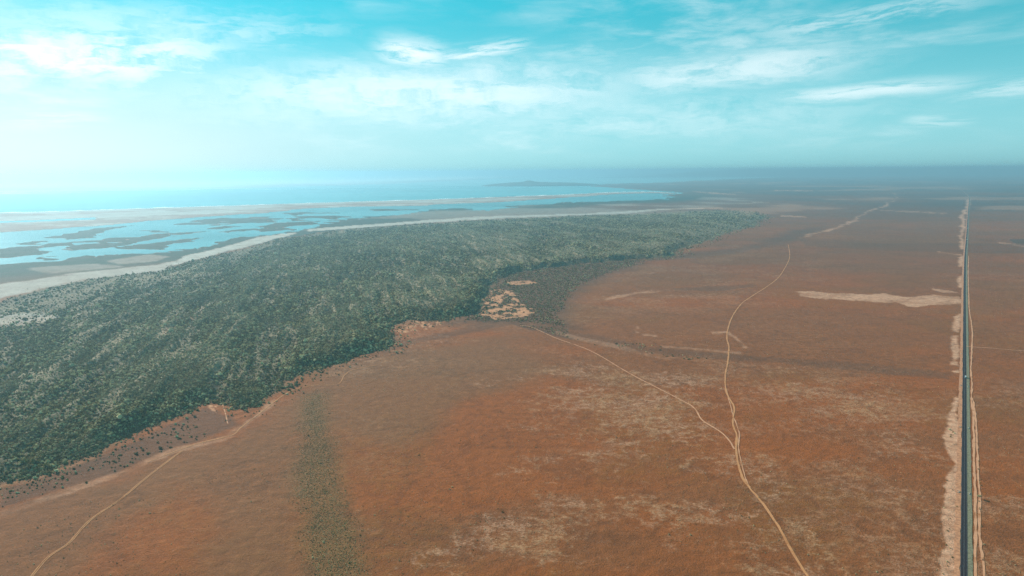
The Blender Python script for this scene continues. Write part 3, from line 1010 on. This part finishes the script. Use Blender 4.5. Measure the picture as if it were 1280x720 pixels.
# dense thicket over the dunes
f_ds = fcen(ds)
f_sand = fcen(np.clip(sand, 0, 1))
f_rid = fcen(ridge2)
crest_f = sstep(0.46, 0.86, 0.55 * (ridge * 1.15 - 0.15) + 0.45 * sstep(0.35, 0.65, ridge2)) * sstep(40, 160, ds) * (0.7 + 0.6 * sstep(430, 640, PXg))
f_px = fcen(PXg)
vegw = (0.05 * sstep(-90, 0, f_ds) + 0.95 * sstep(0, 1, (f_ds + (fcen(n_sm) - 0.5) * 40 + 8) / (20 + 150 * sstep(540, 700, f_px) + 450 * sstep(740, 920, f_px)))) * (1 - 0.5 * fcen(np.clip(crest_f, 0, 1))) * (0.12 + 0.88 * sstep(0, 420 + 700 * sstep(420, 60, fcen(PXg)), fcen(back_d) + (fcen(n_mid) - 0.5) * 600)) * (1 - 0.85 * sstep(0.25, 0.7, f_sand)) * (0.22 + 0.78 * sstep(0.38, 0.54, fcen(fbm(ALONG / 6, ACROSS, 34.0, 4, 35)) * 0.65 + 0.35 * f_rid))
lod = np.maximum(cd / 1300.0, 0.8)
wg = cellA * vegw * in_view * (cy_ < 9000) / lod ** 1.25
pts, crest = scatter(wg, 380000, 3, crest_f)
d_ = np.maximum(depth(pts[:, 0], pts[:, 1]), 300)
siz = np.exp(rng.normal(0.27, 0.40, len(pts))) * (1.12 - 0.35 * crest) * np.maximum(d_ / 1300, 0.8) ** 0.55
thicket = shrub_cloud('dune_thicket', pts, siz, crest)

# sparse low scrub: the grey strip, the dark flats below the dune front and the terrace
f_strip, f_dark = fcen(strip), fcen(dark * (1 - dune_m))
wg = cellA * in_view * f_strip ** 1.5 * (cy_ < 3000)
pts = scatter(wg, 15000, 5)
strip_scrub = shrub_cloud('low_scrub', pts, rng.uniform(0.2, 0.6, len(pts)))
wg = cellA * in_view * (cy_ > 1450) * (cy_ < 3500) * sstep(0.5, 0.9, f_dark) * (fcen(dune_m) < 0.5) * (1 - sstep(0.2, 0.5, fcen(orange))) / lod ** 1.25
pts = scatter(wg, 7500, 6)
d_ = depth(pts[:, 0], pts[:, 1])
flat_scrub = shrub_cloud('low_scrub', pts, rng.uniform(0.7, 1.8, len(pts)) * (d_ / 1300) ** 0.5)

# dry tussocks and dwarf bushes, thinly spread over the red plain
tus = fcen(fbm(X, Y, 140.0, 4, 66))
wg = cellA * in_view * (cy_ > 350) * (cy_ < 2600) * (f_ds < -40) * sstep(0.40, 0.62, tus) * ((f_px < 1174) | (f_px > 1236)) / lod
pts = scatter(wg, 15000, 8)
tussocks = shrub_cloud('dry_tussocks', pts, np.exp(rng.normal(-0.95, 0.40, len(pts))), rng.uniform(0, 1.0, len(pts)))

# ------------------------------------------------------------------ single shrubs one can pick out
def ground_z(x, y):
    return float(plain_z(np.array([x]), np.array([y]))[0])


def single_shrubs(weight, count, lo, hi, label, group, seed):
    pts_ = scatter(weight, count, seed)
    g = np.random.default_rng(seed + 500)
    for k, p in enumerate(pts_):
        o = bpy.data.objects.new('shrub', SHRUBS[k % len(SHRUBS)])
        col.objects.link(o)
        s = g.uniform(lo, hi)
        o.location = (p[0], p[1], p[2] - 0.05)
        o.scale = (s * g.uniform(0.9, 1.3), s, s * g.uniform(0.8, 1.1))
        o.rotation_euler = (0, 0, g.uniform(0, 6.283))
        tag(o, label, 'shrub', group)


def cells_in(poly, seedn=None, thr=0.5):
    s = sdf(world_poly(poly), cx_, cy_)
    wq = cellA * (s > 0)
    if seedn is not None:
        wq = wq * (fbm(cx_, cy_, seedn[0], 3, seedn[1]) > thr)
    return wq


TERR = [(-40, 622), (60, 596), (140, 567), (200, 541), (232, 524), (262, 516), (262, 546), (215, 560), (150, 588), (60, 615), (-40, 648)]
single_shrubs(cells_in(TERR, (45.0, 3), 0.5), 95, 0.9, 2.1, 'dark green shrub scattered on the brown terrace below the dune thicket', 'shrubs on the terrace at lower left', 11)
WASH = [(700, 414), (760, 424), (830, 434), (900, 441), (915, 452), (860, 450), (790, 440), (720, 427)]
single_shrubs(cells_in(WASH, (60.0, 4), 0.5), 60, 1.2, 2.4, 'small dark shrub along the dry wash crossing the red plain', 'shrubs along the dry wash', 12)
single_shrubs(cells_in(ORANGE[0]), 45, 1.5, 3.0, 'dark shrub on the larger bare orange sand patch', 'shrubs on the larger orange sand patch', 13)
single_shrubs(cells_in(ORANGE[3]), 22, 1.3, 2.5, 'dark shrub on the smaller bare orange sand patch', 'shrubs on the smaller orange sand patch', 14)
single_shrubs(cells_in([(1178, 600), (1196, 600), (1196, 740), (1178, 740)]), 16, 0.8, 1.5, 'small dark shrub on the pale strip left of the highway', 'shrubs on the pale roadside strip', 15)
single_shrubs(cells_in([(1186, 536), (1193, 536), (1193, 552), (1185, 552)]), 5, 1.2, 1.9, 'dark shrub in the little cluster on pink sand beside the highway', 'shrub cluster beside the highway', 16)
single_shrubs(cells_in([(1222, 560), (1229, 560), (1232, 720), (1224, 720)]), 12, 0.8, 1.4, 'small dark shrub beside the tracks right of the highway', 'shrubs beside the right-hand tracks', 17)
single_shrubs(cells_in([(382, 500), (412, 500), (440, 640), (460, 715), (392, 715), (376, 620)]), 16, 0.9, 1.6, 'darker shrub standing out in the grey scrub strip at lower centre', 'larger shrubs in the grey scrub strip', 18)

# a lone tree by the right-hand track
def limb(p0, p1, ra, rb, n=7):
    p0, p1 = Vector(p0), Vector(p1)
    ax = (p1 - p0).normalized()
    u = ax.orthogonal().normalized()
    v = ax.cross(u)
    vs, fs = [], []
    for p, r_ in ((p0, ra), (p1, rb)):
        for k in range(n):
            a = 6.2832 * k / n
            vs.append(tuple(p + (u * math.cos(a) + v * math.sin(a)) * r_))
    for k in range(n):
        fs.append((k, (k + 1) % n, n + (k + 1) % n, n + k))
    fs.append(tuple(range(n, 2 * n)))
    return vs, fs


def merge(parts):
    V, Fc = [], []
    for v, f in parts:
        b_ = len(V)
        V += v
        Fc += [tuple(i + b_ for i in q) for q in f]
    return V, Fc


def tree(px, py, height, spread, label, seed):
    g = np.random.default_rng(seed)
    x, y = P(px, py)
    root = bpy.data.objects.new('tree', None)
    col.objects.link(root)
    root.location = (x, y, ground_z(x, y))
    tag(root, label, 'tree')
    segs = [limb((0, 0, -0.2), (0.2, 0, height * 0.4), 0.22, 0.15)]
    V, Fc = [], []
    for k in range(7):
        a = k * 0.9 + g.uniform(0, 0.4)
        e = (spread * 0.6 * math.cos(a), spread * 0.6 * math.sin(a), height * g.uniform(0.65, 0.9))
        segs.append(limb((0.2, 0, height * 0.38), e, 0.12, 0.04))
        for j in range(4):
            cpt = np.array(e) + g.normal(0, 0.35 * spread / 2, 3) * np.array([1, 1, 0.5])
            rad = 0.28 * spread * (1 + g.uniform(-0.35, 0.35, len(ICO_V)))
            b_ = len(V)
            V += [tuple(q) for q in ICO_V * rad[:, None] * np.array([1, 1, 0.6]) + cpt]
            Fc += [(p + b_, q + b_, s + b_) for p, q, s in ICO_F]
    for k in range(220):
        d0 = g.normal(size=3)
        d0 /= np.linalg.norm(d0)
        p0 = d0 * np.array([spread * 1.05, spread * 1.05, height * 0.3]) * g.uniform(.6, 1.05) + np.array([0, 0, height * 0.75])
        b_ = len(V)
        V += [tuple(p0), tuple(p0 + g.normal(size=3) * 0.3), tuple(p0 + g.normal(size=3) * 0.3)]
        Fc.append((b_, b_ + 1, b_ + 2))
    mesh_obj('trunk', *merge(segs), mat_wood, root)
    mesh_obj('crown', V, Fc, mat_shrub, root)


tree(1223.5, 624, 5.5, 2.6, 'lone spreading tree beside the dirt track right of the highway', 5)

# ------------------------------------------------------------------ culverts under the highway
mat_conc = simple_mat('concrete', (0.38, 0.35, 0.31), 0.9, 0.1, 1.5)
mat_hole = simple_mat('pipe_shade', (0.02, 0.02, 0.02), 0.95, 0.1, 2.0)  # near-black disc, the darkness inside the pipe put into its colour


def box(cx, cy, cz, sx, sy, sz):
    v = [(cx + a * sx / 2, cy + b_ * sy / 2, cz + c_ * sz / 2) for a in (-1, 1) for b_ in (-1, 1) for c_ in (-1, 1)]
    f = [(0, 1, 3, 2), (4, 6, 7, 5), (0, 4, 5, 1), (2, 3, 7, 6), (0, 2, 6, 4), (1, 5, 7, 3)]
    return v, f


road_w = np.array([P(*q) for q in catmull(ROAD, N)])


def on_road(py):
    tgt = P(1206, py)[1]
    i = int(np.argmin(np.abs(road_w[:, 1] - tgt)))
    i = min(max(i, 1), len(road_w) - 2)
    d = road_w[i + 1] - road_w[i - 1]
    # exact point on the centre line at that distance
    k = i if road_w[i, 1] <= tgt else i - 1
    f = (tgt - road_w[k, 1]) / (road_w[k + 1, 1] - road_w[k, 1])
    p = road_w[k] * (1 - f) + road_w[k + 1] * f
    return p[0], p[1], math.atan2(d[1], d[0])


for py, lab in ((617, 'concrete culvert under the highway beside the lone tree'), (535, 'concrete culvert under the highway by the pink sand'),
                (483, 'concrete culvert under the highway just nearer than the white truck'),
                (443, 'concrete culvert under the highway nearest the side track junction'),
                (357, 'farthest concrete culvert under the highway, beyond the white pan')):
    x, y, a = on_road(py)
    root = bpy.data.objects.new('culvert', None)
    col.objects.link(root)
    root.location = (x, y, ground_z(x, y))
    root.rotation_euler = (0, 0, a)
    tag(root, lab, 'culvert', 'culverts under the highway')
    for s_ in (-1, 1):
        wv = mesh_obj('headwall', *box(0, s_ * 6.0, 0.55, 5.0, 0.45, 1.5), mat_conc, root)
        mesh_obj('pipe_mouth', *merge([limb((0, s_ * 6.1, 0.45), (0, s_ * 6.30, 0.45), 0.55, 0.55, 12)]), mat_hole, wv)
        mesh_obj('wing_wall', *box(-3.0, s_ * 7.2, 0.35, 0.4, 2.6, 1.0), mat_conc, root)
        mesh_obj('wing_wall', *box(3.0, s_ * 7.2, 0.35, 0.4, 2.6, 1.0), mat_conc, root)

# ------------------------------------------------------------------ trucks
mat_white = simple_mat('truck_white', (0.75, 0.75, 0.73), 0.4, 0.03, 1.0, 0.5)
mat_cab = simple_mat('truck_cab_grey', (0.45, 0.47, 0.5), 0.35, 0.04, 1.0, 0.5)
mat_tyre = simple_mat('tyre', (0.02, 0.02, 0.02), 0.8, 0.1, 3.0)
mat_glass = simple_mat('dark_glass', (0.02, 0.025, 0.03), 0.1, 0.05, 1.0, 0.5)


def truck(py, side, length, label):
    x, y, a = on_road(py)
    root = bpy.data.objects.new('truck', None)
    col.objects.link(root)
    x += math.sin(a) * side * 1.7
    y -= math.cos(a) * side * 1.7
    root.location = (x, y, ground_z(x, y) + 0.36 + y * 1.2e-4)
    root.rotation_euler = (0, 0, a if side > 0 else a + math.pi)
    tag(root, label, 'truck', 'trucks on the highway')
    L = length
    mesh_obj('cargo_box', *box(-1.4, 0, 2.35, L - 3.0, 2.5, 2.9), mat_white, root)
    mesh_obj('chassis', *box(0, 0, 0.72, L, 1.1, 0.3), mat_tyre, root)
    cab = mesh_obj('cab', [(L / 2 - 2.5, -1.2, .8), (L / 2 - 2.5, 1.2, .8), (L / 2 - 2.5, -1.2, 3.1), (L / 2 - 2.5, 1.2, 3.1), (L / 2, -1.2, .6), (L / 2, 1.2, .6),
                           (L / 2, -1.2, 1.8), (L / 2, 1.2, 1.8), (L / 2 - .5, -1.15, 3.05), (L / 2 - .5, 1.15, 3.05)],
                   [(0, 2, 3, 1), (4, 5, 7, 6), (6, 7, 9, 8), (2, 8, 9, 3), (0, 4, 6, 8, 2), (1, 3, 9, 7, 5), (0, 1, 5, 4)], mat_cab, root)
    mesh_obj('windscreen', [(L / 2 + .01, -1.0, 1.9), (L / 2 + .01, 1.0, 1.9), (L / 2 - .42, 1.0, 2.9), (L / 2 - .42, -1.0, 2.9)], [(0, 1, 2, 3)], mat_glass, cab)
    for wx in (L / 2 - 1.2, -L / 2 + 1.2, -L / 2 + 2.5):
        for wy in (-1.1, 1.1):
            v1, f1 = limb((wx, wy - .15, .5), (wx, wy + .15, .5), .5, .5, 14)
            f1.append(tuple(range(13, -1, -1)))
            mesh_obj('wheel', v1, f1, mat_tyre, root)


truck(472.5, 1, 8.5, 'white box truck on the highway, nearest to the camera')
truck(300, 1, 14, 'long white truck on the highway where it crosses the dark band')
truck(286, 1, 14, 'farthest white truck on the highway beyond the dark band')

# ------------------------------------------------------------------ haze
mat_haze = bpy.data.materials.new('haze')
mat_haze.use_nodes = True
t = NT(mat_haze.node_tree)
o_ = t.new('ShaderNodeOutputMaterial')
add = t.new('ShaderNodeAddShader')
for k_, (c_, dens, g_) in enumerate((((0.03, 0.36, 0.55), 4.9e-5, 0.0), ((1.0, 0.96, 0.91), 2.0e-5, 0.75))):   # clear air, and sea-salt haze that glows towards the sun
    pv = t.new('ShaderNodeVolumePrincipled')
    pv.inputs['Color'].default_value = c_ + (1,)
    pv.inputs['Density'].default_value = dens
    pv.inputs['Anisotropy'].default_value = g_
    for q in ('Density Attribute', 'Color Attribute', 'Temperature Attribute'):
        pv.inputs[q].default_value = ''
    t.t.links.new(pv.outputs[0], add.inputs[k_])
t.t.links.new(add.outputs[0], o_.inputs['Volume'])
mat_haze.cycles.homogeneous_volume = True
v, f = box(0, 40000, 0, 400000, 120000, 1)
v = [(x, y, -6.0 if z < 0 else 505.0) for x, y, z in v]
haze = mesh_obj('haze', v, f, mat_haze)
haze['kind'] = 'stuff'

# white bank added on the far sea to paint the horizon glare, thickest left
GLARE_LINE = [(-95000, 13000), (-30000, 15500), (-12500, 17000), (-9800, 18500), (-7400, 20500), (-5200, 25000), (-3500, 30000), (-1800, 37000), (0, 46000), (3000, 62000)]
fx_ = np.linspace(0, 1, 120)
fy_ = np.linspace(0, 1, 40)
line = np.array(GLARE_LINE, float)
seg = np.linspace(0, 1, len(line))
lx, ly = np.interp(fx_, seg, line[:, 0]), np.interp(fx_, seg, line[:, 1])
fv, thin = [], []
for j, v_ in enumerate(fy_):
    for i, u_ in enumerate(fx_):
        k = lx[i] / ly[i]
        y = ly[i] + (76500 - ly[i]) * v_ ** 1.6
        x = k * y if lx[i] > -30000 else lx[i] * (y / ly[i]) ** 0.6
        n_ = float(fbm(np.array([x]), np.array([y]), 2600.0, 3, 401)[0])
        edge = min(1.0, v_ * 3.2, (1 - u_) * 4.0)
        fv.append((x, y, 3.0 + edge * (40 + 70 * n_)))
        thin.append(edge)
n0 = len(fv)
fv += [(x, y, 1.0) for x, y, z in fv]
thin += thin
ff = []
nx_, ny_ = len(fx_), len(fy_)
for j in range(ny_ - 1):
    for i in range(nx_ - 1):
        a = j * nx_ + i
        ff.append((a, a + 1, a + nx_ + 1, a + nx_))
        ff.append((n0 + a, n0 + a + nx_, n0 + a + nx_ + 1, n0 + a + 1))
for i in range(nx_ - 1):
    ff.append((i, n0 + i, n0 + i + 1, i + 1))
    a = (ny_ - 1) * nx_ + i
    ff.append((a, a + 1, n0 + a + 1, n0 + a))
for j in range(ny_ - 1):
    a = j * nx_
    ff.append((a, a + nx_, n0 + a + nx_, n0 + a))
    a += nx_ - 1
    ff.append((a, n0 + a, n0 + a + nx_, a + nx_))
mat_glare, t, b, o_ = new_mat('sea_glare')
b.inputs['Base Color'].default_value = (0.92, 0.92, 0.91, 1)
b.inputs['Roughness'].default_value = 1.0
b.inputs['Specular IOR Level'].default_value = 0.0
pos = t.new('ShaderNodeNewGeometry').outputs['Position']
nz = t.noise(t.vscale(pos, (0.00012, 0.00025, 0.0)), 1.0, 5.0)
fac = t.ramp(t.math('ADD', attr(t, 'thickness'), t.math('MULTIPLY', t.math('SUBTRACT', nz, 0.5), 0.7)), 0.0, 1.0)
tr = t.new('ShaderNodeBsdfTransparent')
mx = t.new('ShaderNodeMixShader')
t.put(mx.inputs[0], fac)
t.t.links.new(tr.outputs[0], mx.inputs[1])
t.t.links.new(b.outputs[0], mx.inputs[2])
t.t.links.new(mx.outputs[0], o_.inputs[0])
glare_o = mesh_obj('glare_bank', fv, ff, mat_glare, smooth=True)
at = glare_o.data.attributes.new('thickness', 'FLOAT', 'POINT')
at.data.foreach_set('value', thin)
glare_o['kind'] = 'stuff'
